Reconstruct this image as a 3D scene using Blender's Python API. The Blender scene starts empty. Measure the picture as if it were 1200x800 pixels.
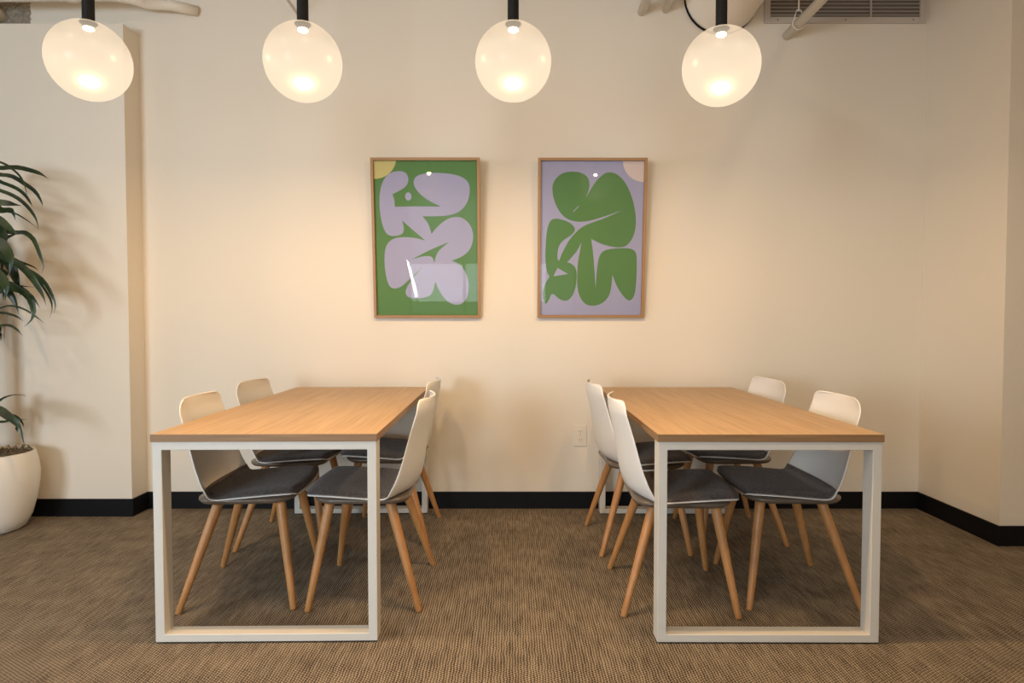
import bpy, bmesh, math, random
from math import pi, sin, cos, sqrt, radians
from mathutils import Vector, Matrix, Euler
from mathutils.geometry import tessellate_polygon

# ------------------------------------------------------------------ camera, light, exposure
scene = bpy.context.scene
COL = scene.collection
F_PX, PITCH, CAM_H = 740.0, radians(1.86), 1.135
cd = bpy.data.cameras.new('camera'); cam = bpy.data.objects.new('camera', cd); COL.objects.link(cam)
cd.sensor_width = 36; cd.lens = 36*F_PX/1200; cd.clip_start = .02
cam.location = (0, 0, CAM_H); cam.rotation_euler = (pi/2 - PITCH, 0, 0)
scene.camera = cam
scene.view_settings.view_transform = 'Standard'; scene.view_settings.look = 'None'
scene.view_settings.gamma = 1; scene.view_settings.use_curve_mapping = False
scene.view_settings.exposure = 0.0
try:
    scene.cycles.use_denoising = True
    scene.cycles.max_bounces = 8; scene.cycles.transparent_max_bounces = 12
    scene.cycles.caustics_reflective = False; scene.cycles.caustics_refractive = False
except Exception: pass

WORLD_STRENGTH = 0.9
W_DAY = 150.0        # daylight through the rear window
W_PEND = 27.0       # each pendant
W_BULB = 17.0       # the part of each pendant's light that leaves in all directions
W_DOWN = 15.0       # each ceiling downlight
WARM = (1.0, .66, .34)
WARM2 = (1.0, .76, .50)
w = bpy.data.worlds.new('world'); scene.world = w; w.use_nodes = True
w.node_tree.nodes['Background'].inputs[0].default_value = (.75, .87, 1, 1)
w.node_tree.nodes['Background'].inputs[1].default_value = WORLD_STRENGTH
def area(name, loc, rot, sx, sy, power, col, shape='RECTANGLE', parent=None, spread=pi):
    l = bpy.data.lights.new(name, 'AREA'); l.shape = shape; l.size = sx
    if shape in ('RECTANGLE', 'ELLIPSE'): l.size_y = sy
    l.energy = power; l.color = col; l.spread = spread
    o = bpy.data.objects.new(name, l); COL.objects.link(o); o.location = loc; o.rotation_euler = rot
    if parent: o.parent = parent
    return o
area('daylight', (-.55, -2.8, 1.15), (pi/2, 0, 0), 2.2, 1.7, W_DAY*.5, (.78, .90, 1.0))
area('daylight_left', (-3.05, -2.75, 1.4), (pi/2, 0, 0), 1.3, 1.3, W_DAY*1.15, (.76, .89, 1.0))
area('daylight_side', (-4.9, .4, 1.5), (pi/2, 0, -pi/2), 3.2, 1.8, W_DAY*.6, (.72, .87, 1.0))

# ------------------------------------------------------------------ pixel helpers (own measurements -> real 3-D points)
def ray(px, py):
    d = Vector(((px-600)/F_PX, 1, -(py-400)/F_PX)); c, s = cos(PITCH), sin(PITCH)
    return Vector((d.x, d.y*c + d.z*s, -d.y*s + d.z*c))
def at_y(px, py, Y):
    r = ray(px, py); return r*(Y/r.y) + Vector((0, 0, CAM_H))

# ------------------------------------------------------------------ materials
def newmat(name):
    m = bpy.data.materials.new(name); m.use_nodes = True
    nt = m.node_tree; return m, nt, nt.nodes['Principled BSDF']
def simple(name, col, rough=.5, metal=0, bump=0, bscale=200, var=0, spec=.5, coat=0):
    m, nt, b = newmat(name)
    b.inputs['Base Color'].default_value = (*col, 1); b.inputs['Roughness'].default_value = rough
    b.inputs['Metallic'].default_value = metal; b.inputs['Specular IOR Level'].default_value = spec
    b.inputs['Coat Weight'].default_value = coat
    tc = nt.nodes.new('ShaderNodeTexCoord'); n = nt.nodes.new('ShaderNodeTexNoise')
    n.inputs['Scale'].default_value = bscale; n.inputs['Detail'].default_value = 3
    nt.links.new(tc.outputs['Object'], n.inputs['Vector'])
    if bump:
        bp = nt.nodes.new('ShaderNodeBump'); bp.inputs['Strength'].default_value = bump; bp.inputs['Distance'].default_value = .002
        nt.links.new(n.outputs['Fac'], bp.inputs['Height']); nt.links.new(bp.outputs[0], b.inputs['Normal'])
    if var:
        mx = nt.nodes.new('ShaderNodeMix'); mx.data_type = 'RGBA'
        mx.inputs[6].default_value = (*[c*(1-var) for c in col], 1); mx.inputs[7].default_value = (*[min(1, c*(1+var)) for c in col], 1)
        nt.links.new(n.outputs['Fac'], mx.inputs[0]); nt.links.new(mx.outputs[2], b.inputs['Base Color'])
    return m
def math_node(nt, op, a, b=None, c=None):
    n = nt.nodes.new('ShaderNodeMath'); n.operation = op
    for i, v in enumerate((a, b, c)):
        if v is None: continue
        if isinstance(v, (int, float)): n.inputs[i].default_value = v
        else: nt.links.new(v, n.inputs[i])
    return n.outputs[0]
M = {}
M['wall'] = simple('wall_paint', (.745, .685, .59), .75, bump=.12, bscale=260, spec=.25)
M['ceiling'] = simple('ceiling_paint', (.55, .50, .43), .85, bump=.2, bscale=60)
M['pipe'] = simple('pipe_paint', (.74, .69, .60), .5, bump=.1, bscale=60)
M['base'] = simple('baseboard_vinyl', (.004, .004, .005), .5, spec=.2)
M['white_metal'] = simple('white_powder_coat', (.64, .605, .54), .38, bump=.04, bscale=900)
M['black'] = simple('black_metal', (.004, .004, .004), .55, spec=.2)
M['glide'] = simple('black_rubber', (.02, .02, .02), .6)
M['shell'] = simple('white_polypropylene', (.80, .785, .75), .42, bump=.06, bscale=700)
M['tray'] = simple('taupe_underseat', (.13, .10, .075), .25)
M['plate'] = simple('outlet_plastic', (.72, .66, .57), .4)
M['slot'] = simple('outlet_slot', (.05, .04, .03), .6)
M['grille'] = simple('grille_metal', (.52, .47, .42), .5)
M['grille_dark'] = simple('grille_cavity', (.17, .14, .12), .8)
M['pot'] = simple('pot_glaze', (.78, .75, .69), .45, bump=.1, bscale=40)
M['insul'] = simple('fireproofing', (.27, .235, .18), 1, bump=1, bscale=55, var=.6)
M['cane'] = simple('cane_bark', (.22, .16, .10), .9, bump=.8, bscale=60, var=.3)
M['moss'] = simple('moss', (.16, .125, .08), 1, bump=1, bscale=60, var=.6)
M['frame_wood'] = simple('oak_frame', (.33, .185, .08), .5, bump=.1, bscale=120, var=.12)
M['win_frame'] = simple('window_frame_metal', (.05, .05, .05), .4)

def m_fabric():
    m, nt, b = newmat('charcoal_fabric')
    tc = nt.nodes.new('ShaderNodeTexCoord'); n = nt.nodes.new('ShaderNodeTexNoise'); n.inputs['Scale'].default_value = 450
    n2 = nt.nodes.new('ShaderNodeTexNoise'); n2.inputs['Scale'].default_value = 90
    nt.links.new(tc.outputs['Object'], n.inputs['Vector']); nt.links.new(tc.outputs['Object'], n2.inputs['Vector'])
    s = math_node(nt, 'ADD', n.outputs['Fac'], n2.outputs['Fac'])
    s = math_node(nt, 'MULTIPLY', s, .5)
    r = nt.nodes.new('ShaderNodeValToRGB'); r.color_ramp.elements[0].position = .38; r.color_ramp.elements[1].position = .62
    r.color_ramp.elements[0].color = (.050, .042, .038, 1); r.color_ramp.elements[1].color = (.125, .106, .096, 1)
    nt.links.new(s, r.inputs[0]); nt.links.new(r.outputs[0], b.inputs['Base Color'])
    b.inputs['Roughness'].default_value = .95; b.inputs['Sheen Weight'].default_value = .15; b.inputs['Specular IOR Level'].default_value = .2
    bp = nt.nodes.new('ShaderNodeBump'); bp.inputs['Strength'].default_value = .35; bp.inputs['Distance'].default_value = .001
    nt.links.new(n.outputs['Fac'], bp.inputs['Height']); nt.links.new(bp.outputs[0], b.inputs['Normal'])
    return m
M['fabric'] = m_fabric()

def m_wood(name, c1, c2, scale=(55, 2.2, 55), rough=.42, spec=.4):
    m, nt, b = newmat(name)
    tc = nt.nodes.new('ShaderNodeTexCoord'); mp = nt.nodes.new('ShaderNodeMapping'); mp.inputs['Scale'].default_value = scale
    nt.links.new(tc.outputs['Object'], mp.inputs[0])
    n = nt.nodes.new('ShaderNodeTexNoise'); n.inputs['Scale'].default_value = 1; n.inputs['Detail'].default_value = 6; n.inputs['Roughness'].default_value = .62
    n.inputs['Distortion'].default_value = .5
    nt.links.new(mp.outputs[0], n.inputs['Vector'])
    r = nt.nodes.new('ShaderNodeValToRGB'); r.color_ramp.elements[0].position = .3; r.color_ramp.elements[1].position = .68
    r.color_ramp.elements[0].color = (*c1, 1); r.color_ramp.elements[1].color = (*c2, 1)
    nt.links.new(n.outputs['Fac'], r.inputs[0]); nt.links.new(r.outputs[0], b.inputs['Base Color'])
    b.inputs['Roughness'].default_value = rough; b.inputs['Specular IOR Level'].default_value = spec
    bp = nt.nodes.new('ShaderNodeBump'); bp.inputs['Strength'].default_value = .08; bp.inputs['Distance'].default_value = .0006
    nt.links.new(n.outputs['Fac'], bp.inputs['Height']); nt.links.new(bp.outputs[0], b.inputs['Normal'])
    return m
M['top'] = m_wood('oak_laminate', (.40, .245, .115), (.55, .36, .185))
M['edge'] = m_wood('oak_edge_band', (.22, .12, .055), (.31, .18, .085), (2.2, 2.2, 120), .5)
M['leg'] = m_wood('beech_leg', (.38, .175, .055), (.50, .245, .09), (60, 60, 3), .4)

def m_carpet():
    m, nt, b = newmat('woven_carpet')
    tc = nt.nodes.new('ShaderNodeTexCoord'); sp = nt.nodes.new('ShaderNodeSeparateXYZ'); nt.links.new(tc.outputs['Object'], sp.inputs[0])
    X, Y = sp.outputs[0], sp.outputs[1]
    def noise(scale, detail=2, stretch=None):
        n = nt.nodes.new('ShaderNodeTexNoise'); n.inputs['Scale'].default_value = scale; n.inputs['Detail'].default_value = detail
        if stretch:
            mp = nt.nodes.new('ShaderNodeMapping'); mp.inputs['Scale'].default_value = stretch
            nt.links.new(tc.outputs['Object'], mp.inputs[0]); nt.links.new(mp.outputs[0], n.inputs['Vector'])
        else: nt.links.new(tc.outputs['Object'], n.inputs['Vector'])
        return n.outputs['Fac']
    jit = noise(22, 2)
    cx = math_node(nt, 'MULTIPLY_ADD', X, 2*pi/.0096, math_node(nt, 'MULTIPLY', jit, 7.0))
    sx = math_node(nt, 'SINE', cx)
    col_id = math_node(nt, 'FLOOR', math_node(nt, 'DIVIDE', cx, 2*pi))
    off = math_node(nt, 'MULTIPLY', math_node(nt, 'MODULO', col_id, 2.0), pi)
    cy = math_node(nt, 'ADD', math_node(nt, 'MULTIPLY_ADD', Y, 2*pi/.0115, math_node(nt, 'MULTIPLY', noise(30, 2), 5.0)), off)
    sy = math_node(nt, 'SINE', cy)
    weave = math_node(nt, 'MULTIPLY_ADD', sx, .36, math_node(nt, 'MULTIPLY', sy, .34))           # -.54 .. .54
    streak = math_node(nt, 'MULTIPLY', math_node(nt, 'SUBTRACT', noise(1, 4, (80, 9, 1)), .5), 1.0)
    fine = math_node(nt, 'ADD', math_node(nt, 'MULTIPLY', math_node(nt, 'SUBTRACT', noise(260, 2), .5), 1.3), math_node(nt, 'MULTIPLY', math_node(nt, 'SUBTRACT', noise(7, 3), .5), .5))
    s = math_node(nt, 'ADD', math_node(nt, 'ADD', weave, streak), fine)
    s = math_node(nt, 'MULTIPLY_ADD', s, .74, .5)
    r = nt.nodes.new('ShaderNodeValToRGB')
    e = r.color_ramp.elements
    e[0].position = .02; e[0].color = (.018, .013, .010, 1); e[1].position = .95; e[1].color = (.41, .34, .25, 1)
    k = e.new(.38); k.color = (.132, .104, .076, 1); k = e.new(.62); k.color = (.232, .185, .133, 1)
    nt.links.new(s, r.inputs[0])
    # tile to tile brightness differences of the 0.5 m carpet planks and a faint seam
    br = nt.nodes.new('ShaderNodeTexBrick'); br.inputs['Scale'].default_value = 1
    br.inputs['Brick Width'].default_value = .5; br.inputs['Row Height'].default_value = .5; br.inputs['Mortar Size'].default_value = .0015
    br.offset = 0; br.inputs['Color1'].default_value = (.93, .93, .93, 1); br.inputs['Color2'].default_value = (1, 1, 1, 1); br.inputs['Mortar'].default_value = (.72, .72, .72, 1)
    mp = nt.nodes.new('ShaderNodeMapping'); mp.inputs['Location'].default_value = (.19, .25, 0)
    nt.links.new(tc.outputs['Object'], mp.inputs[0]); nt.links.new(mp.outputs[0], br.inputs['Vector'])
    mx = nt.nodes.new('ShaderNodeMix'); mx.data_type = 'RGBA'; mx.blend_type = 'MULTIPLY'; mx.inputs[0].default_value = 1
    nt.links.new(r.outputs[0], mx.inputs[6]); nt.links.new(br.outputs['Color'], mx.inputs[7])
    nt.links.new(mx.outputs[2], b.inputs['Base Color'])
    b.inputs['Roughness'].default_value = 1; b.inputs['Specular IOR Level'].default_value = .1
    bp = nt.nodes.new('ShaderNodeBump'); bp.inputs['Strength'].default_value = .5; bp.inputs['Distance'].default_value = .002
    nt.links.new(s, bp.inputs['Height']); nt.links.new(bp.outputs[0], b.inputs['Normal'])
    return m
M['carpet'] = m_carpet()

def m_glass(name, tint=(1, 1, 1), ior=1.5):
    m, nt, b = newmat(name); nt.nodes.remove(b)
    t = nt.nodes.new('ShaderNodeBsdfTransparent'); t.inputs[0].default_value = (*tint, 1)
    g = nt.nodes.new('ShaderNodeBsdfGlossy'); g.inputs['Roughness'].default_value = .012
    fr = nt.nodes.new('ShaderNodeFresnel'); fr.inputs[0].default_value = ior
    mx = nt.nodes.new('ShaderNodeMixShader'); nt.links.new(fr.outputs[0], mx.inputs[0])
    nt.links.new(t.outputs[0], mx.inputs[1]); nt.links.new(g.outputs[0], mx.inputs[2])
    nt.links.new(mx.outputs[0], nt.nodes['Material Output'].inputs[0]); return m
M['glass'] = m_glass('picture_glass', ior=1.27)
M['win_glass'] = m_glass('window_glass')
def m_emit(name, col, s):
    m, nt, b = newmat(name); b.inputs['Base Color'].default_value = (*col, 1)
    b.inputs['Emission Color'].default_value = (*col, 1); b.inputs['Emission Strength'].default_value = s; return m
M['diffuser'] = m_emit('downlight_diffuser', (1, .86, .68), 14)
M['tube'] = m_emit('streak_glow', (1, .97, .92), 60)  # glow of the added tube behind the camera
M['led'] = m_emit('led_lens', (1, .85, .6), 8)

def m_globe():
    # frosted blown glass: part of the light passes straight, part is scattered by the frosting, which itself glows
    m, nt, b = newmat('frosted_globe_glass'); nt.nodes.remove(b)
    t = nt.nodes.new('ShaderNodeBsdfTransparent'); t.inputs[0].default_value = (1, .97, .93, 1)
    tl = nt.nodes.new('ShaderNodeBsdfTranslucent'); tl.inputs[0].default_value = (.0060, .0072, .0090, 1)
    df = nt.nodes.new('ShaderNodeBsdfDiffuse'); df.inputs[0].default_value = (.006, .006, .006, 1)
    em = nt.nodes.new('ShaderNodeEmission'); em.inputs[0].default_value = (1, .83, .65, 1); em.inputs[1].default_value = .66
    gl = nt.nodes.new('ShaderNodeBsdfGlossy'); gl.inputs['Roughness'].default_value = .3
    fr = nt.nodes.new('ShaderNodeFresnel'); fr.inputs[0].default_value = 1.35
    a1 = nt.nodes.new('ShaderNodeAddShader'); nt.links.new(tl.outputs[0], a1.inputs[0]); nt.links.new(df.outputs[0], a1.inputs[1])
    a2 = nt.nodes.new('ShaderNodeAddShader'); nt.links.new(a1.outputs[0], a2.inputs[0]); nt.links.new(em.outputs[0], a2.inputs[1])
    m1 = nt.nodes.new('ShaderNodeMixShader')
    # the frosting is dense on the lower two thirds and thins out towards the neck
    tc = nt.nodes.new('ShaderNodeTexCoord'); sp = nt.nodes.new('ShaderNodeSeparateXYZ'); nt.links.new(tc.outputs['Object'], sp.inputs[0])
    mr = nt.nodes.new('ShaderNodeMapRange'); mr.interpolation_type = 'SMOOTHSTEP'
    mr.inputs['From Min'].default_value = .008; mr.inputs['From Max'].default_value = .062; mr.inputs['To Min'].default_value = .68; mr.inputs['To Max'].default_value = .40
    nt.links.new(sp.outputs[2], mr.inputs['Value']); nt.links.new(mr.outputs[0], m1.inputs[0])
    nt.links.new(t.outputs[0], m1.inputs[1]); nt.links.new(a2.outputs[0], m1.inputs[2])
    m2 = nt.nodes.new('ShaderNodeMixShader'); m2.inputs[0].default_value = .015
    nt.links.new(m1.outputs[0], m2.inputs[1]); nt.links.new(gl.outputs[0], m2.inputs[2])
    nt.links.new(m2.outputs[0], nt.nodes['Material Output'].inputs[0]); return m
M['globe'] = m_globe()

def m_leaf():
    m, nt, b = newmat('dracaena_leaf')
    tc = nt.nodes.new('ShaderNodeTexCoord'); n = nt.nodes.new('ShaderNodeTexNoise'); n.inputs['Scale'].default_value = 9
    nt.links.new(tc.outputs['Object'], n.inputs['Vector'])
    r = nt.nodes.new('ShaderNodeValToRGB'); r.color_ramp.elements[0].position = .35; r.color_ramp.elements[1].position = .75
    r.color_ramp.elements[0].color = (.007, .017, .006, 1); r.color_ramp.elements[1].color = (.035, .058, .014, 1)
    nt.links.new(n.outputs['Fac'], r.inputs[0]); nt.links.new(r.outputs[0], b.inputs['Base Color'])
    b.inputs['Roughness'].default_value = .33; return m
M['leaf'] = m_leaf()
def art_mat(name, col): return simple(name, col, .8, bump=.03, bscale=500, spec=.1)
M['green'] = art_mat('art_green', (.115, .25, .095))
M['lilac'] = art_mat('art_lilac', (.38, .395, .60))
M['yellow'] = art_mat('art_pale_yellow', (.62, .58, .26))
M['blush'] = art_mat('art_blush', (.72, .62, .62))

# ------------------------------------------------------------------ mesh helpers
def obj(name, bm, mats, parent=None, smooth=False, bevel=0, loc=None):
    me = bpy.data.meshes.new(name); bm.normal_update(); bm.to_mesh(me); bm.free()
    if not isinstance(mats, (list, tuple)): mats = [mats]
    for m in mats: me.materials.append(m)
    o = bpy.data.objects.new(name, me); COL.objects.link(o)
    if smooth:
        for p in me.polygons: p.use_smooth = True
    if parent: o.parent = parent
    if loc: o.location = loc
    if bevel:
        bv = o.modifiers.new('bevel', 'BEVEL'); bv.width = bevel; bv.segments = 2; bv.limit_method = 'ANGLE'
    return o
def box(bm, x0, x1, y0, y1, z0, z1, mi=0):
    vs = [bm.verts.new(p) for p in ((x0,y0,z0),(x1,y0,z0),(x1,y1,z0),(x0,y1,z0),(x0,y0,z1),(x1,y0,z1),(x1,y1,z1),(x0,y1,z1))]
    for f in ((0,3,2,1),(4,5,6,7),(0,1,5,4),(1,2,6,5),(2,3,7,6),(3,0,4,7)):
        fc = bm.faces.new([vs[i] for i in f]); fc.material_index = mi
def tube(bm, pts, radii, seg=16, cap=True):
    pts = [Vector(p) for p in pts]
    if isinstance(radii, (int, float)): radii = [radii]*len(pts)
    rings = []; ref = None
    for i, p in enumerate(pts):
        t = (pts[min(i+1, len(pts)-1)] - pts[max(i-1, 0)]).normalized()
        if ref is None: ref = t.orthogonal().normalized()
        ref = (ref - t*ref.dot(t)).normalized(); bn = t.cross(ref)
        rings.append([bm.verts.new(p + radii[i]*(cos(a)*ref + sin(a)*bn)) for a in [2*pi*k/seg for k in range(seg)]])
    for a, b_ in zip(rings, rings[1:]):
        for k in range(seg): bm.faces.new((a[k], a[(k+1)%seg], b_[(k+1)%seg], b_[k]))
    if cap:
        bm.faces.new(rings[0][::-1]); bm.faces.new(rings[-1])
def lathe(bm, prof, seg=48, cx=0, cy=0, cz=0):
    rings = []
    for r, z in prof:
        if r < 1e-6: rings.append([bm.verts.new((cx, cy, cz+z))])
        else: rings.append([bm.verts.new((cx+r*cos(2*pi*k/seg), cy+r*sin(2*pi*k/seg), cz+z)) for k in range(seg)])
    for a, b_ in zip(rings, rings[1:]):
        for k in range(seg):
            k2 = (k+1) % seg
            if len(a) == 1 and len(b_) == 1: continue
            if len(a) == 1: bm.faces.new((a[0], b_[k2], b_[k]))
            elif len(b_) == 1: bm.faces.new((a[k], a[k2], b_[0]))
            else: bm.faces.new((a[k], a[k2], b_[k2], b_[k]))
def thing(name, label, cat, loc=(0,0,0), rz=0, group=None):
    o = bpy.data.objects.new(name, None); COL.objects.link(o); o.location = loc; o.rotation_euler = (0, 0, rz)
    o.empty_display_size = .1
    return tag(o, label, cat, group)
def tag(o, label, cat, group=None):
    o['label'] = label; o['category'] = cat
    if group: o['group'] = group
    return o
def struct(name, bm, m, label=None, bevel=0):
    o = obj(name, bm, m, bevel=bevel); o['kind'] = 'structure'
    if label: o['label'] = label
    return o

# ------------------------------------------------------------------ room shell
YB, YP, YR = 3.80, 3.645, 3.16           # back wall, left pier face, right pier face
XL, XR = -2.212, 2.463                   # pier corners
RW, CE = -2.30, 3.40                     # rear wall, ceiling
def bx(*a):
    bm = bmesh.new(); box(bm, *a); return bm
struct('floor', bx(-5.2, 4.4, RW-.1, YB+.1, -.05, 0), M['carpet'], 'brown tweed woven carpet tiles')
struct('ceiling', bx(-5.2, 4.4, RW-.1, YB+.1, CE, CE+.1), M['ceiling'])
struct('wall_back', bx(-5.2, 4.4, YB, YB+.12, 0, CE), M['wall'], 'cream painted wall behind the two tables')
struct('wall_left_pier', bx(-5.2, XL, YP, YB, 0, 2.823), M['wall'], 'shallow cream wall projection behind the potted plant')
struct('wall_right_pier', bx(XR, 4.4, YR, YB, 0, CE), M['wall'], 'cream wall projection at the right edge')
struct('wall_right', bx(4.3, 4.4, RW, YR, 0, CE), M['wall'])
def wall_hole(axis, pos, thick, lo, hi, a0, a1, z0, z1):
    bm = bmesh.new()
    def B(u0, u1, w0, w1):
        if axis == 'x': box(bm, u0, u1, pos, pos+thick, w0, w1)
        else: box(bm, pos, pos+thick, u0, u1, w0, w1)
    B(lo, a0, 0, CE); B(a1, hi, 0, CE); B(a0, a1, 0, z0); B(a0, a1, z1, CE); return bm
bm = bmesh.new()
for q in ((-5.2, -3.9, 0, CE), (-2.2, -1.62, 0, CE), (1.0, 4.4, 0, CE), (-3.9, -2.2, 0, .55), (-3.9, -2.2, 2.3, CE), (-1.62, 1.0, 0, .14), (-1.62, 1.0, 2.3, CE)):
    box(bm, q[0], q[1], RW-.12, RW, q[2], q[3])
struct('wall_rear', bm, M['wall'])
struct('wall_left', wall_hole('y', -4.75, .12, RW, YP, -1.2, 2.0, .6, 2.4), M['wall'])
def window(name, axis, pos, a0, a1, z0, z1, n):
    bm = bmesh.new(); f = .04
    def B(u0, u1, w0, w1, d=.03):
        if axis == 'x': box(bm, u0, u1, pos-d, pos+d, w0, w1)
        else: box(bm, pos-d, pos+d, u0, u1, w0, w1)
    B(a0, a0+f, z0, z1); B(a1-f, a1, z0, z1); B(a0, a1, z0, z0+f); B(a0, a1, z1-f, z1)
    for i in range(1, n):
        c = a0 + (a1-a0)*i/n; B(c-f/2, c+f/2, z0, z1)
    fr = struct(name, bm, M['win_frame'])
    bm = bmesh.new(); B2 = (a0+f, a1-f, z0+f, z1-f)
    if axis == 'x': box(bm, B2[0], B2[1], pos-.004, pos+.004, B2[2], B2[3])
    else: box(bm, pos-.004, pos+.004, B2[0], B2[1], B2[2], B2[3])
    g = obj('window_pane', bm, M['win_glass'], fr)
window('window_1', 'x', RW-.06, -1.62, 1.0, .14, 2.30, 3)
M['shade'] = m_glass('dimming_fabric', (.9, .9, .9))
nt = M['shade'].node_tree; mxs = [n for n in nt.nodes if n.type == 'MIX_SHADER'][0]; dfs = nt.nodes.new('ShaderNodeBsdfTranslucent'); dfs.inputs[0].default_value = (.6, .6, .58, 1)
for l in list(mxs.inputs[0].links): nt.links.remove(l)
mxs.inputs[0].default_value = .65; nt.links.new(dfs.outputs[0], mxs.inputs[2])
t = thing('added_shade', 'added pale roller shade that dims the rear window', 'shade', (-.31, RW+.03, 2.36))  # unseen shade, added to weaken the window's reflection in the prints
obj('dimming_cloth', bx(-1.33, 1.33, -.002, 0, -1.375, .0), M['shade'], t)
bm = bmesh.new(); tube(bm, [(-1.35, .0, .02), (1.35, .0, .02)], .03, 20); obj('roller', bm, M['white_metal'], t, True)
obj('bottom_bar', bx(-1.33, 1.33, -.008, .006, -1.40, -1.375), M['white_metal'], t)
window('window_3', 'x', RW-.06, -3.9, -2.2, .55, 2.3, 2)
window('window_2', 'y', -4.69, -1.2, 2.0, .6, 2.4, 3)
BH, BT = .1018, .012
struct('baseboard_back', bx(XL+BT, XR-BT, YB-BT, YB, 0, BH), M['base'], bevel=.002)
struct('baseboard_left', bx(-4.63, XL+BT, YP-BT, YP, 0, BH), M['base'], bevel=.002)
struct('baseboard_left_return', bx(XL, XL+BT, YP, YB, 0, BH), M['base'], bevel=.002)
struct('baseboard_right_return', bx(XR-BT, XR, YR, YB, 0, BH), M['base'], bevel=.002)
struct('baseboard_right', bx(XR-BT, 4.3, YR-BT, YR, 0, BH), M['base'], bevel=.002)

# ------------------------------------------------------------------ tables
TL, TW, TT, TH = 1.56, .786, .027, .742
def table(label, loc, rz):
    t = thing('dining_table', label, 'table', loc, rz, 'white-framed oak tables')
    bm = bmesh.new(); box(bm, -TW/2, TW/2, 0, TL, TH-TT, TH)
    for f in bm.faces:
        if abs(f.normal.z) < .5: pass
    bm.normal_update()
    for f in bm.faces: f.material_index = 0 if abs(f.normal.z) > .5 else 1
    obj('tabletop', bm, [M['top'], M['edge']], t, bevel=.0012)
    a, d, h0, h1 = .032, .062, .006, TH-TT
    for y0 in (.006, TL-.006-d):
        x = TW/2-.004
        bm = bmesh.new()
        # a closed rectangular loop of flat tube, mitred at its corners
        o = [(-x, h0), (x, h0), (x, h1), (-x, h1)]; i = [(-x+a, h0+a*.85), (x-a, h0+a*.85), (x-a, h1-a*.92), (-x+a, h1-a*.92)]
        V = [[bm.verts.new((p[0], y, p[1])) for p in q] for y in (y0, y0+d) for q in (o, i)]
        for k in range(4):
            k2 = (k+1) % 4
            bm.faces.new((V[0][k], V[0][k2], V[1][k2], V[1][k])); bm.faces.new((V[2][k2], V[2][k], V[3][k], V[3][k2]))
            bm.faces.new((V[0][k2], V[0][k], V[2][k], V[2][k2])); bm.faces.new((V[1][k], V[1][k2], V[3][k2], V[3][k]))
        bmesh.ops.recalc_face_normals(bm, faces=bm.faces)
        fr = obj('leg_frame', bm, M['white_metal'], t, bevel=.002)
        for s in (-1, 1):
            bm = bmesh.new(); lathe(bm, [(0, 0), (.015, 0), (.016, .003), (.014, .007), (0, .007)], 20, s*(x-.018), y0+d/2, 0)
            obj('foot_glide', bm, M['glide'], fr, True)
    return t
table('oak-topped table with white loop legs, left of the two', (-.864, 2.185, 0), radians(.9))
table('oak-topped table with white loop legs, right of the two', (.899, 2.178, 0), radians(-.25))

# ------------------------------------------------------------------ chairs
# local frame: +x is where the sitter faces, origin on the floor at the centre of the four feet
PROF = [(.243,.441,.165),(.240,.4465,.200),(.229,.451,.225),(.194,.452,.241),(.12,.448,.250),(.03,.440,.253),(-.06,.434,.252),(-.12,.434,.250),
        (-.156,.441,.247),(-.184,.466,.244),(-.200,.512,.239),(-.210,.568,.235),(-.219,.630,.230),(-.230,.690,.225),(-.240,.735,.222),
        (-.2485,.772,.219),(-.2505,.795,.212),(-.252,.810,.200),(-.253,.818,.185),(-.2537,.822,.165)]
def shell_point(v, s, off=0.0, inset=0.0):
    """v in 0..len-1 along the profile, s in -1..1 across"""
    n = len(PROF)-1; v = max(0, min(n, v)); i = min(int(v), n-1); f = v-i
    def cr(a, b, c, d, t): return .5*((2*b)+(c-a)*t+(2*a-5*b+4*c-d)*t*t+(3*b-a-3*c+d)*t**3)
    g = lambda k: PROF[max(0, min(n, k))]
    x, z, w_ = [cr(g(i-1)[k], g(i)[k], g(i+1)[k], g(i+2)[k], f) for k in range(3)]
    b = max(0, min(1, (v-5.2)/3.8)); b = b*b*(3-2*b)            # 0 on the seat, 1 on the back
    seat_lift = .010*abs(s)**3*(1-b)*min(1, max(0, (v-1)/4))
    topfade = 1 - .35*max(0, min(1, (z-.50)/.28))
    x += .064*s*s*topfade*b
    k = max(0, 1-abs(v-9.2)/3.2); k = k*k*(3-2*k)
    z += seat_lift + .030*s*s*k
    if v < 2.2: x -= .016*s*s
    return Vector((x, s*(w_-inset), z))
def shell_frame(v, s, inset=0):
    e = .03
    du = shell_point(v+e, s, 0, inset) - shell_point(v-e, s, 0, inset)
    ds = shell_point(v, s+e, 0, inset) - shell_point(v, s-e, 0, inset)
    n = du.cross(ds).normalized()
    if n.z < 0 and v < 8: n = -n
    if v >= 8 and n.x < 0: n = -n
    return n
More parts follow.
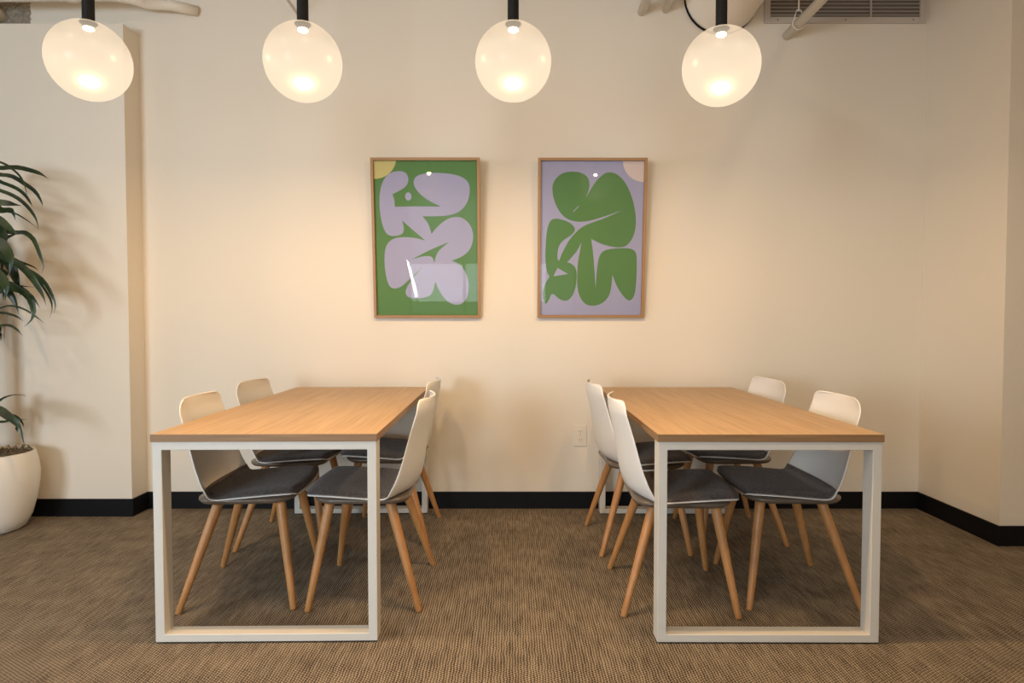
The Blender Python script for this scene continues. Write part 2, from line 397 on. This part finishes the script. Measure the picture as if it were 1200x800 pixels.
def build_chair():
    t = thing('dining_chair', 'x', 'chair')
    SN = 14
    # shell
    bm = bmesh.new(); rows = []
    vs = [k*.5 for k in range(2*(len(PROF)-1)+1)]
    for v in vs:
        rows.append([bm.verts.new(shell_point(v, -1+2*k/SN)) for k in range(SN+1)])
    for a, b_ in zip(rows, rows[1:]):
        for k in range(SN): bm.faces.new((a[k], a[k+1], b_[k+1], b_[k]))
    bmesh.ops.recalc_face_normals(bm, faces=bm.faces)
    up = sum((f.normal.z for f in bm.faces if f.calc_center_median().x > 0))
    if up > 0:
        for f in bm.faces: f.normal_flip()
    sh = obj('seat_shell', bm, M['shell'], t, True)
    so = sh.modifiers.new('solid', 'SOLIDIFY'); so.thickness = .007; so.offset = 0
    sb = sh.modifiers.new('sub', 'SUBSURF'); sb.levels = 1; sb.render_levels = 1
    # pad : closed cushion following the seat
    bm = bmesh.new(); VN = 18; v0, v1 = 1.2, 8.45
    top, bot = [], []
    for i in range(VN+1):
        v = v0 + (v1-v0)*i/VN
        rt, rb = [], []
        for k in range(SN+1):
            s = -1+2*k/SN; ss = s
            e = min(1, (1-abs(s))/.30); e2 = min(1, min(i/VN, 1-i/VN)/.22)
            rim = (1-(1-e)**2)**.5 * (1-(1-e2)**2)**.5 if e > 0 and e2 > 0 else 0
            ins = .011
            p = shell_point(v, ss, 0, ins); n = shell_frame(v, ss*.98, ins)
            rt.append(bm.verts.new(p + n*(.0065 + .014*rim))); rb.append(bm.verts.new(p + n*.0037))
        top.append(rt); bot.append(rb)
    for i in range(VN):
        for k in range(SN):
            bm.faces.new((top[i][k], top[i][k+1], top[i+1][k+1], top[i+1][k])); bm.faces.new((bot[i][k+1], bot[i][k], bot[i+1][k], bot[i+1][k+1]))
    loop_t = top[0] + [r[-1] for r in top[1:-1]] + top[-1][::-1] + [r[0] for r in top[1:-1]][::-1]
    loop_b = bot[0] + [r[-1] for r in bot[1:-1]] + bot[-1][::-1] + [r[0] for r in bot[1:-1]][::-1]
    for k in range(len(loop_t)):
        k2 = (k+1) % len(loop_t); bm.faces.new((loop_t[k], loop_b[k], loop_b[k2], loop_t[k2]))
    bmesh.ops.recalc_face_normals(bm, faces=bm.faces)
    obj('seat_pad', bm, M['fabric'], t, True)
    # under tray : shallow rounded pan hugging the underside
    bm = bmesh.new()
    def rrect(cx, hx, hy, r, z, n=8):
        pts = []
        for (sx, sy, a0) in ((1, 1, 0), (-1, 1, pi/2), (-1, -1, pi), (1, -1, 3*pi/2)):
            for q in range(n+1):
                a = a0 + pi/2*q/n; pts.append(bm.verts.new((cx+sx*(hx-r)+r*cos(a), sy*(hy-r)+r*sin(a), z)))
        return pts
    lv = [rrect(.022, .190, .218, .085, .4345), rrect(.020, .190, .216, .085, .425), rrect(.018, .182, .208, .085, .415), rrect(.014, .155, .180, .08, .407), rrect(.012, .11, .13, .07, .404)]
    for a, b_ in zip(lv, lv[1:]):
        for k in range(len(a)): bm.faces.new((a[k], a[(k+1) % len(a)], b_[(k+1) % len(a)], b_[k]))
    bm.faces.new(lv[-1]); bm.faces.new(lv[0][::-1])
    bmesh.ops.recalc_face_normals(bm, faces=bm.faces)
    obj('under_tray', bm, M['tray'], t, True)
    # legs
    for sx in (1, -1):
        for sy in (-1, 1):
            bm = bmesh.new()
            a = Vector((sx*.218, sy*.238, 0)); b_ = Vector((.03+sx*.118, sy*.148, .420))
            d = b_-a
            tube(bm, [a, a+d*.012, a+d*.3, a+d*.7, a+d*.93, b_], [.0105, .0122, .0150, .0185, .0198, .0198], 20)
            obj('leg', bm, M['leg'], t, True)
    return t
def place(o, x, y, deg, label, group):
    o.location = (x, y, 0); o.rotation_euler = (0, 0, radians(deg)); o['label'] = label; o['group'] = group
def dup(root):
    c = root.copy(); COL.objects.link(c)
    for ch in root.children:
        k = ch.copy(); COL.objects.link(k); k.parent = c
    return c
proto = build_chair()
GL, GR = 'chairs around the left table', 'chairs around the right table'
CH = [(-1.098, 2.668, 5, 'white shell chair on the left side of the left table, nearer the camera', GL),
      (-1.146, 3.310, 0, 'white shell chair on the left side of the left table, nearer the wall', GL),
      (-.583, 2.668, 180.5, 'white shell chair on the right side of the left table, nearer the camera', GL),
      (-.641, 3.386, 179.5, 'white shell chair on the right side of the left table, nearer the wall', GL),
      (.656, 2.617, -2.5, 'white shell chair on the left side of the right table, nearer the camera', GR),
      (.640, 3.250, 2, 'white shell chair on the left side of the right table, nearer the wall', GR),
      (1.159, 2.672, 177.5, 'white shell chair on the right side of the right table, nearer the camera', GR),
      (1.160, 3.372, 182, 'white shell chair on the right side of the right table, nearer the wall', GR)]
for i, (x, y, dg, lb, g) in enumerate(CH):
    place(proto if i == 0 else dup(proto), x, y, dg, lb, g)

# ------------------------------------------------------------------ pendants
def pendant(x, y, z, label):
    R = .125
    t = thing('pendant_lamp', label, 'lamp', (x, y, z), 0, 'frosted globe pendants in a row')
    bm = bmesh.new(); prof = []
    a0 = .17
    for k in range(41):
        a = a0 + (pi-a0)*k/40; prof.append((R*sin(a) if k < 40 else 0, R*cos(a)))
    lathe(bm, prof, 64); bmesh.ops.recalc_face_normals(bm, faces=bm.faces)
    obj('globe', bm, M['globe'], t, True)
    bm = bmesh.new(); lathe(bm, [(0, .108), (.0185, .108), (.0185, CE-z-.02), (0, CE-z-.02)], 32)
    bmesh.ops.recalc_face_normals(bm, faces=bm.faces)
    st = obj('stem', bm, M['black'], t, True); es = st.modifiers.new('e', 'EDGE_SPLIT'); es.split_angle = 1
    bm = bmesh.new(); lathe(bm, [(.0185, .1268), (.026, .1262), (.026, .1215), (.0185, .1215)], 32)
    obj('collar', bm, M['black'], st, True)
    bm = bmesh.new(); lathe(bm, [(0, CE-z-.022), (.058, CE-z-.022), (.06, CE-z-.018), (.06, CE-z), (0, CE-z)], 32)
    obj('canopy', bm, M['black'], t, True)
    bm = bmesh.new(); lathe(bm, [(.0165, .1075), (.0165, .102), (.010, .0985), (0, .0975)], 24)
    bmesh.ops.recalc_face_normals(bm, faces=bm.faces)
    obj('led_lens', bm, M['led'], t, True)
    area('pendant_light', (0, 0, .094), (0, 0, 0), .034, .034, W_PEND, WARM, 'DISK', t)
    l = bpy.data.lights.new('pendant_bulb', 'POINT'); l.energy = W_BULB; l.color = WARM; l.shadow_soft_size = .012
    o = bpy.data.objects.new('pendant_bulb', l); COL.objects.link(o); o.parent = t; o.location = (0, 0, .090)
pendant(-1.387, 2.101, 1.987, 'lit frosted globe pendant on a black stem, leftmost of the four')
pendant(-.687, 2.106, 1.985, 'lit frosted globe pendant on a black stem, second from the left')
pendant(.004, 2.109, 1.987, 'lit frosted globe pendant on a black stem, third from the left')
pendant(.690, 2.114, 1.974, 'lit frosted globe pendant on a black stem, in front of the round duct')

# ------------------------------------------------------------------ pictures
def smooth_poly(pts, it=2):
    for _ in range(it):
        out = []; n = len(pts)
        for i in range(n):
            p, a, b = Vector(pts[i]), Vector(pts[i-1]), Vector(pts[(i+1) % n])
            u, v = (p-a).normalized(), (b-p).normalized()
            if u.dot(v) < .05: out.append(tuple(p)); continue          # keep the sharp tips
            out.append(tuple(p.lerp(a, .25))); out.append(tuple(p.lerp(b, .25)))
        pts = out
    return pts
def circle_clip(cx, cy, r, x0, x1, y0, y1):
    pts = [(cx+r*cos(2*pi*k/96), cy+r*sin(2*pi*k/96)) for k in range(96)]
    return [(min(max(x, x0), x1), min(max(y, y0), y1)) for x, y in pts]
A1 = [(165,110),(205,111),(222,135),(215,170),(180,193),(152,206),(160,225),(162,258),(240,256),(352,257),(300,232),(262,202),(240,168),(243,138),(275,120),
      (350,116),(425,126),(465,150),(474,185),(466,232),(442,270),(400,292),(340,298),(275,297),(300,328),(312,372),(330,348),(362,318),(400,299),(442,302),(476,335),
      (488,385),(472,440),(435,470),(394,484),(432,500),(460,550),(468,610),(448,662),(415,677),(375,662),(345,622),(330,590),(325,570),(318,600),(308,630),(280,644),(240,647),
      (205,640),(197,618),(208,590),(239,549),(277,504),(235,545),(205,575),(180,597),(150,606),(128,592),(116,540),(112,480),(118,425),(145,392),(190,384),(240,387),(285,399),
      (250,368),(215,338),(190,314),(198,345),(194,370),(165,381),(130,379),(112,350),(99,290),(97,225),(107,165),(132,124)]
A1_holes = [[(230,478),(284,463),(316,468),(321,495),(327,468),(342,439),(385,405),(300,440)]]
B1 = [(150,122),(190,110),(238,114),(266,133),(274,163),(270,190),(259,220),(278,185),(300,150),(325,124),(350,112),(385,120),(420,155),(447,212),(464,278),(468,340),(456,390),
      (432,422),(408,430),(370,427),(325,415),(283,393),(292,450),(298,520),(304,604),(308,540),(312,490),(322,455),(345,438),(400,432),(448,433),(471,448),(475,500),(473,600),
      (466,642),(450,660),(430,650),(400,610),(382,570),(374,546),(371,590),(365,632),(340,667),(300,682),(262,676),(237,640),(226,590),(228,500),(238,440),(243,408),(225,445),
      (200,475),(185,494),(150,492),(160,460),(190,400),(215,370),(240,345),(275,328),(340,305),(410,272),(330,301),(270,319),(215,322),(170,303),(140,262),(122,210),(120,160)]
B2 = [(122,306),(160,310),(200,327),(219,352),(205,375),(165,400),(148,425),(143,460),(146,490),(185,490),(215,506),(227,540),(222,600),(205,646),(180,662),(150,650),(130,628),
      (118,630),(112,652),(97,674),(84,645),(86,610),(98,575),(115,553),(101,540),(93,480),(95,400),(103,335)]
B_hole = [(145,517),(189,543),(128,553)]
TILT = radians(5.0)          # the prints hang tipped forward
def picture(label, px0, px1, py0, py1, bgmat, layers, inner):
    """frame outer edges taken on the plane 3 cm in front of the wall"""
    Y = YB-.03
    a, b_ = at_y(px0, py0, Y-.08), at_y(px1, py1, Y)
    a.x = at_y(px0, py1, Y).x
    W, Ht = b_.x-a.x, (a.z-b_.z)/cos(TILT)
    t = thing('framed_print', label, 'picture', ((a.x+b_.x)/2, YB, b_.z))
    fw = .016
    bm = bmesh.new()
    for (x0, x1, z0, z1) in ((-W/2, -W/2+fw, 0, Ht), (W/2-fw, W/2, 0, Ht), (-W/2+fw, W/2-fw, 0, fw), (-W/2+fw, W/2-fw, Ht-fw, Ht)):
        box(bm, x0, x1, -.03, 0, z0, z1)
    obj('picture_frame', bm, M['frame_wood'], t, bevel=.001)
    iw, ih = W-2*fw, Ht-2*fw
    mats = [bgmat]; bm = bmesh.new(); box(bm, -iw/2, iw/2, -.010, -.004, fw, fw+ih)
    X0, X1, Y0, Y1 = inner
    for li, (mat, pts, sm) in enumerate(layers):
        if mat not in mats: mats.append(mat)
        if sm: pts = smooth_poly(pts, 3)
        P = [Vector((-iw/2 + iw*(p[0]-X0)/(X1-X0), -.0104-.0004*li, fw+ih*(1-(p[1]-Y0)/(Y1-Y0)))) for p in pts]
        Q = [P[0]]
        for p in P[1:]:
            if (p-Q[-1]).length > 1e-5: Q.append(p)
        if (Q[0]-Q[-1]).length < 1e-5: Q.pop()
        vs = [bm.verts.new(p) for p in Q]
        for tri in tessellate_polygon([[Vector((p.x, p.z, 0)) for p in Q]]):
            try: f = bm.faces.new([vs[k] for k in tri])
            except ValueError: continue
            f.material_index = mats.index(mat)
            f.normal_update()
            if f.normal.y > 0: f.normal_flip()
    obj('print', bm, mats, t)
    obj('glazing', bx(-iw/2, iw/2, -.022, -.020, fw, fw+ih), M['glass'], t)
    t.rotation_euler = (TILT, 0, 0); t.location.y = YB-.002
    return t
I1 = (78, 503, 68, 718); I2 = (73, 495, 68, 720)
eye = [(218+13*cos(2*pi*k/24), 215+17*sin(2*pi*k/24)) for k in range(24)]
picture('framed print of lilac shapes on green', 438.5, 563.2, 184, 372, M['green'],
        [(M['yellow'], circle_clip(82, 52, 90, *I1), 0), (M['lilac'], A1, 1), (M['green'], A1_holes[0], 1), (M['lilac'], eye, 0)], I1)
picture('framed print of green shapes on lilac', 629.8, 754.4, 184.3, 371.8, M['lilac'],
        [(M['blush'], circle_clip(497, 66, 89, *I2), 0), (M['green'], B1, 1), (M['green'], B2, 1), (M['lilac'], B_hole, 0),
         (M['lilac'], [(206,278),(210,279),(231,256),(228,254)], 0)], I2)

# ------------------------------------------------------------------ wall outlet
t = thing('wall_outlet', 'white duplex power outlet low on the wall between the tables', 'outlet', (at_y(680, 510, YB).x, YB, at_y(680, 522.5, YB).z))
obj('cover_plate', bx(-.039, .039, -.007, 0, 0, .128), M['plate'], t, bevel=.003)
for zc in (.040, .088):
    bm = bmesh.new()
    pts = [(.016*cos(a), max(-.0135, min(.0135, .017*sin(a)))) for a in [2*pi*k/32 for k in range(32)]]
    f = [bm.verts.new((p[0], -.0095, zc+p[1])) for p in pts]; g = [bm.verts.new((p[0], -.006, zc+p[1])) for p in pts]
    bm.faces.new(f)
    for k in range(32): bm.faces.new((f[k], f[(k+1) % 32], g[(k+1) % 32], g[k]))
    bmesh.ops.recalc_face_normals(bm, faces=bm.faces)
    r = obj('receptacle', bm, M['plate'], t)
    bm = bmesh.new(); box(bm, -.008, -.0055, -.0102, -.009, zc, zc+.009); box(bm, .0055, .008, -.0102, -.009, zc, zc+.008); box(bm, -.002, .002, -.0102, -.009, zc-.009, zc-.005)
    obj('socket_slots', bm, M['slot'], r)
bm = bmesh.new(); tube(bm, [(0, -.006, .064), (0, -.0085, .064)], .0035, 12); obj('screw', bm, M['grille'], t)

# ------------------------------------------------------------------ overhead services
t = thing('air_grille', 'louvred grey air grille high on the wall in the right corner', 'vent', (1.968, YB, 2.893))
gw, gh, gf = .478, .36, .036
bm = bmesh.new()
for (x0, x1, z0, z1) in ((-gw, -gw+gf, 0, gh), (gw-gf, gw, 0, gh), (-gw+gf, gw-gf, 0, gf), (-gw+gf, gw-gf, gh-gf, gh)): box(bm, x0, x1, -.014, 0, z0, z1)
obj('grille_frame', bm, M['grille'], t, bevel=.003)
obj('backing', bx(-gw+gf, gw-gf, -.003, 0, gf, gh-gf), M['grille_dark'], t)
bm = bmesh.new(); n = 13
for k in range(n):
    z = gf+.006 + (gh-2*gf-.004)*k/n
    vs = [bm.verts.new(p) for x in (-gw+gf, gw-gf) for p in ((x, -.014, z+.002), (x, -.014, z), (x, -.002, z+.011), (x, -.002, z+.013))]
    for q in ((0,1,5,4),(1,2,6,5),(2,3,7,6),(3,0,4,7)): bm.faces.new([vs[i] for i in q])
bmesh.ops.recalc_face_normals(bm, faces=bm.faces)
obj('louvers', bm, M['grille'], t)
bm = bmesh.new(); box(bm, .148, .154, -.016, -.002, gf, gh-gf); obj('mullion', bm, M['grille'], t)
for x in (-.40, 0, .40):
    bm = bmesh.new(); tube(bm, [(x, -.013, .018), (x, -.0165, .018)], .004, 10); obj('screw', bm, M['grille_dark'], t)

t = thing('round_duct', 'cream round air duct entering the wall through a black seal', 'duct', (at_y(845, -3, YB).x, YB, at_y(845, -3, YB).z))
bm = bmesh.new(); R = .213; L = 4.85
prof = [(R, 0)]; y = 0
ys = [0]
bm2pts = []
for k in range(8):
    yy = .02+k*.62
    bm2pts += [(yy, R), (yy+.008, R+.006), (yy+.03, R+.006), (yy+.038, R)]
pts = [(0, -.001, 0)] + [(0, -p[0], 0) for p in bm2pts] + [(0, -L, 0)]
tube(bm, pts, [R]+[p[1] for p in bm2pts]+[R], 64)
obj('duct_body', bm, M['pipe'], t, True)
bm = bmesh.new(); rr = []
for (ra, yy) in ((R+.001, -.002), (R+.001, -.012), (R+.008, -.012), (R+.008, -.002)):
    rr.append([bm.verts.new((ra*cos(2*pi*k/64), yy, ra*sin(2*pi*k/64))) for k in range(64)])
for a, b_ in zip(rr, rr[1:]):
    for k in range(64): bm.faces.new((a[k], a[(k+1) % 64], b_[(k+1) % 64], b_[k]))
obj('seal_ring', bm, M['black'], t, True)
for yy in (1.2, 3.6):
    for s in (-1, 1):
        bm = bmesh.new(); tube(bm, [(s*(R+.002), -yy, 0), (s*(R+.002), -yy, CE-t.location.z)], .005, 8)
        obj('hanger_rod', bm, M['pipe'], t)

def wall_pipe(name, px, py, r, label, extra=None):
    p = at_y(px, py, YB)
    t = thing(name, label, 'pipe', (p.x, YB, p.z))
    bm = bmesh.new(); tube(bm, [(0, 0, 0), (0, -(YB-RW)+.004, 0)], r, 24); obj('pipe_body', bm, M['pipe'], t, True)
    return t, p
t, p = wall_pipe('ceiling_pipe', 922, 42, .0265, 'cream sprinkler pipe entering the wall below the air grille')
bm = bmesh.new(); yy = -.155
tube(bm, [(.034*sin(a), yy, -.034*cos(a)) for a in [2*pi*k/20 for k in range(21)]], .0035, 8, False)
for s in (-1, 1): tube(bm, [(s*.033, yy, 0), (s*.012, yy, .075)], .003, 8)
tube(bm, [(-.012, yy, .075), (.012, yy, .075)], .004, 8); tube(bm, [(0, yy, .07), (0, yy, CE-p.z)], .004, 8)
obj('pipe_hanger', bm, M['pipe'], t, True)
wall_pipe('ceiling_pipe', 752, 14, .026, 'cream pipe entering the wall above the right print, thicker of a pair')
wall_pipe('ceiling_pipe', 780, 12, .020, 'cream pipe entering the wall beside the round duct, thinner of a pair')
wall_pipe('conduit', 350, 18, .009, 'thin cream conduit passing behind the second pendant stem')
# left horizontal pipe with its elbow into the wall
t = thing('ceiling_pipe', 'cream pipe running above the left wall projection and bending into the wall', 'pipe', (-1.86, YB, 2.965))
bm = bmesh.new(); pts = [(-2.7, -.17, 0), (-.9, -.175, 0), (-.42, -.18, 0)]
for k in range(1, 9):
    a = pi/2*k/8*.62; pts.append((-.42+.20*sin(a), -.18+.20*(1-cos(a)), 0))
pts += [(-.12, -.075, 0), (0, 0, 0)]
tube(bm, pts, .030, 24); obj('pipe_body', bm, M['pipe'], t, True)
for x in (-.62, -1.19):
    bm = bmesh.new(); tube(bm, [(x-.03, -.175, 0), (x-.028, -.175, 0), (x+.028, -.175, 0), (x+.03, -.175, 0)], [.03, .0345, .0345, .03], 24); obj('coupling', bm, M['pipe'], t, True)
# second, larger pipe seen at the left edge
t = thing('ceiling_pipe', 'short cream elbow pipe at the upper left edge', 'pipe', (-3.02, YB, 2.93))
bm = bmesh.new(); tube(bm, [(0, 0, 0), (0, -.09, .0), (-.03, -.13, .0), (-.10, -.15, 0), (-1.2, -.15, 0)], .040, 24); obj('pipe_body', bm, M['pipe'], t, True)
# rough sprayed insulation on the wall above the projection
bm = bmesh.new(); random.seed(4)
nx, nz = 26, 34; x0, x1, z0, z1 = -3.55, -2.85, 2.823, 3.38
g = [[None]*(nz+1) for _ in range(nx+1)]
for i in range(nx+1):
    for k in range(nz+1):
        e = min(i, nx-i, k+3, nz-k)
        jag = random.uniform(-.006, .006) if i == nx else random.uniform(-.008, .008)*(0 < i)
        g[i][k] = bm.verts.new((x0+(x1-x0)*i/nx + jag, YB-(.002 if e == 0 else random.uniform(.004, .022)), z0+(z1-z0)*k/nz))
for i in range(nx):
    for k in range(nz): bm.faces.new((g[i][k], g[i+1][k], g[i+1][k+1], g[i][k+1]))
edge = [g[i][0] for i in range(nx+1)] + [g[nx][k] for k in range(1, nz+1)] + [g[i][nz] for i in range(nx-1, -1, -1)] + [g[0][k] for k in range(nz-1, 0, -1)]
back = [bm.verts.new((v.co.x, YB, v.co.z)) for v in edge]
for k in range(len(edge)): bm.faces.new((edge[k], back[k], back[(k+1) % len(edge)], edge[(k+1) % len(edge)]))
tag(obj('sprayed_insulation', bm, M['insul']), 'rough dark sprayed insulation above the left wall projection', 'insulation')

# ceiling downlights (the warm general light)
def downlight(x, y, label, z=CE):
    t = thing('downlight', label, 'lamp', (x, y, z), 0, 'round ceiling downlights')
    if z < CE:
        bm = bmesh.new(); tube(bm, [(0, 0, -.002), (0, 0, CE-z)], .006, 10); obj('stem', bm, M['black'], t, True)
        obj('cover', (lambda b: (lathe(b, [(0, .012), (.095, .012), (.095, -.001), (0, -.001)], 40), b)[1])(bmesh.new()), M['white_metal'], t)
    bm = bmesh.new(); lathe(bm, [(.078, -.001), (.095, -.001), (.095, -.006), (.078, -.012), (.075, -.008)], 40); bmesh.ops.recalc_face_normals(bm, faces=bm.faces)
    obj('trim_ring', bm, M['white_metal'], t, True)
    bm = bmesh.new(); lathe(bm, [(0, -.004), (.077, -.004), (.077, -.001), (0, -.001)], 40); bmesh.ops.recalc_face_normals(bm, faces=bm.faces)
    obj('lens', bm, M['diffuser'], t)
    area('downlight_beam', (0, 0, -.014), (0, 0, 0), .15, .15, W_DOWN, WARM2, 'DISK', t)
for (x, y, lb) in ((1.9, -1.30, 'round downlight in the ceiling by the rear wall'), (-1.9, .75, 'round downlight in the ceiling left of the camera'),
                   (0, .75, 'round downlight in the ceiling above the camera'), (1.9, .75, 'round downlight in the ceiling right of the camera')):
    downlight(x, y, lb)

# added glowing tube behind the camera, invented for the streak in the left print
t = thing('streak_tube', 'added glowing tube on a black pole, makes the streak in the left print', 'lamp', (-1.34, -1.8, 0))
bm = bmesh.new(); lathe(bm, [(0, 0), (.12, 0), (.12, .012), (.02, .018), (0, .018)], 32); obj('base', bm, M['black'], t, True)
bm = bmesh.new(); tube(bm, [(0, 0, .015), (-.073, 0, .51)], .010, 12); obj('pole', bm, M['black'], t, True)
bm = bmesh.new(); tube(bm, [(-.073, 0, .51), (-.113, 0, .71), (-.160, 0, .91), (-.200, 0, 1.06)], [.022, .022, .018, .010], 16); obj('glow_tube', bm, M['tube'], t, True)

# ------------------------------------------------------------------ potted plant
PX, PY = -2.83, 3.395
t = thing('potted_plant', 'tall strap-leaved plant in a white tapered pot at the left edge', 'plant', (PX, PY, 0))
bm = bmesh.new()
lathe(bm, [(0, 0), (.135, 0), (.155, .012), (.185, .07), (.208, .16), (.221, .25), (.224, .31), (.217, .37), (.206, .415), (.200, .425), (.194, .418), (.196, .395), (0, .39)], 56)
bmesh.ops.recalc_face_normals(bm, faces=bm.faces)
pot = obj('pot', bm, M['pot'], t, True)
bm = bmesh.new(); random.seed(7)
lathe(bm, [(.193, .393), (.19, .408), (.12, .415), (0, .418)], 40)
for k in range(170):
    a = random.uniform(0, 2*pi); r = random.uniform(.02, .185); b_ = a+random.uniform(-.5, .5)
    p = Vector((r*cos(a), r*sin(a), .412)); q = Vector((min(.19, r+.03)*cos(b_), min(.19, r+.03)*sin(b_), .415)); mid = (p+q)/2 + Vector((0, 0, random.uniform(.01, .03)))
    tube(bm, [p, mid, q], .0016, 5, False)
obj('moss', bm, M['moss'], t, True)
for (dx, dy, h) in ((-.03, .03, 1.42), (-.06, -.07, 1.15), (.04, -.05, .62)):
    bm = bmesh.new(); tube(bm, [(dx, dy, .40), (dx*1.1, dy*1.1, h*.7), (dx*1.2, dy*1.2, h)], [.022, .019, .017], 14); obj('cane', bm, M['cane'], t, True)
bm = bmesh.new(); random.seed(11)
def ribbon(path, widths, nrm_hint=Vector((0, -1, .35))):
    """strap leaf with a shallow V fold"""
    n = len(path); rows = []
    for i, p in enumerate(path):
        tn = (path[min(i+1, n-1)] - path[max(i-1, 0)]).normalized()
        sd = tn.cross(nrm_hint).normalized(); nm = sd.cross(tn).normalized(); w_ = widths[i]
        rows.append([bm.verts.new(p - sd*w_ + nm*w_*.35), bm.verts.new(p), bm.verts.new(p + sd*w_ + nm*w_*.35)])
    for a, b_ in zip(rows, rows[1:]):
        bm.faces.new((a[0], a[1], b_[1], b_[0])); bm.faces.new((a[1], a[2], b_[2], b_[1]))
def resample(pts, n):
    out = []; m = len(pts)-1
    for i in range(n+1):
        u = m*i/n; k = min(int(u), m-1); f = u-k; g = lambda q: pts[max(0, min(m, q))]
        a, b_, c, d = g(k-1), g(k), g(k+1), g(k+2)
        out.append(.5*((2*b_)+(c-a)*f+(2*a-5*b_+4*c-d)*f*f+(3*b_-a-3*c+d)*f**3))
    return out
org = Vector((PX, PY, 0))
LV = [([(-15,197),(0,197.5),(20,196.5),(40,201),(50,205),(57,210)],6,0), ([(-14,188),(0,190),(12,196),(24,207),(30,220),(32,235)],2.6,1), ([(-16,203),(0,205),(15,207),(30,216),(42,225),(49,237),(50,242)],5,1),
      ([(-10,211),(5,215),(20,221),(30,229),(36,238),(38,242)],4.2,0), ([(-14,222),(5,225),(22,233),(35,245),(43,258),(45,270)],4.2,1), ([(-14,238),(0,238),(12,239),(25,241)],8.5,1),
      ([(-12,246),(8,248),(20,251),(33,259),(45,268)],2,0), ([(-16,256),(0,258),(12,268),(22,275)],9,1), ([(8,272),(22,273),(30,273),(40,281),(47,298),(51,312),(49,320)],5.5,1),
      ([(-14,290),(-3,284),(10,278),(24,272)],7,0), ([(-16,285),(0,285),(8,292),(14,305),(10,324)],12,1), ([(-10,298),(14,303),(25,307),(40,313),(45,317)],2.6,0),
      ([(-6,300),(14,305),(28,314),(40,328),(50,345),(54,358)],8,1), ([(10,306),(35,318),(50,328),(60,343),(65,357),(63,367)],5,1), ([(20,308),(40,322),(52,338),(60,352),(61,363),(58,373)],3,0),
      ([(-8,300),(10,305),(19,325),(24,347)],13,0), ([(-14,348),(-3,343),(10,338),(25,340),(36,350),(40,365),(37,375),(28,383)],8.5,1), ([(-6,338),(8,340),(17,352),(22,368)],9,0),
      ([(10,332),(30,343),(40,350),(47,361)],6,1), ([(8,334),(25,335),(40,336.5)],2.4,0), ([(-14,362),(12,358),(30,363),(45,373),(52,379)],2.2,0), ([(-14,362),(8,367),(20,371),(27,376)],3,0),
      ([(-16,378),(10,381),(20,386),(27,394)],3.2,1), ([(-12,260),(0,268),(6,280),(2,300)],12,0), ([(-14,318),(-2,322),(8,335),(6,352)],13,1), ([(-12,228),(0,246),(14,247),(18,258)],8,0),
      ([(-16,480),(0,481),(10,487),(22,498),(29,523)],10,1), ([(-14,496),(5,494),(18,491),(31,491.5)],3,0)]
for pts, wpx, near in LV:
    y0 = PY-.02; yt = PY-.05 - (.16 if near else .0) + random.uniform(-.05, .05)
    if pts[0][1] < 440: cp = (-24, min(330, max(235, pts[0][1]+22)))
    else: cp = (-14, 520)
    full = [cp]+pts if pts[0][0] < -5 else [cp, (-8, pts[0][1]+2)]+pts
    n0 = len(full)-1
    P = [at_y(p[0], p[1], y0+(yt-y0)*min(1, i/n0*1.4)) - org for i, p in enumerate(full)]
    P = resample(P, 16)
    W = [max(.0006, wpx*.5/F_PX*y0*(sin(pi*min(1, (i/16)**.72)))**.55 * (1 if i < 12 else (16-i)/4.5+.1)) for i in range(17)]
    ribbon(P, W)
for hx, hy, hz, cnt, L in ((-.036, .036, 1.40, 34, .46), (-.066, -.077, 1.13, 26, .42), (.044, -.055, .60, 12, .26)):
    for k in range(cnt):
        a = random.uniform(radians(95), radians(265)) if L > .3 else random.uniform(radians(70), radians(290))
        el = random.uniform(.2, 1.35); l = L*random.uniform(.8, 1.1)
        p = Vector((hx, hy, hz)); P = [p.copy()]; e = el
        for q in range(10):
            p = p + Vector((cos(a)*cos(e), sin(a)*cos(e), sin(e)))*l/10; e -= random.uniform(.14, .26); P.append(p.copy())
        mxy = .24-PY+YP-.24
        P = [Vector((v.x, min(v.y, YP-PY-.02), v.z)) for v in P]
        ribbon(P, [max(.0006, .017*sin(pi*min(1, ((q+.6)/10.6)**.8))**.6) for q in range(11)], Vector((cos(a)*-.4, sin(a)*-.4, 1)).normalized())
obj('foliage', bm, M['leaf'], t, True)
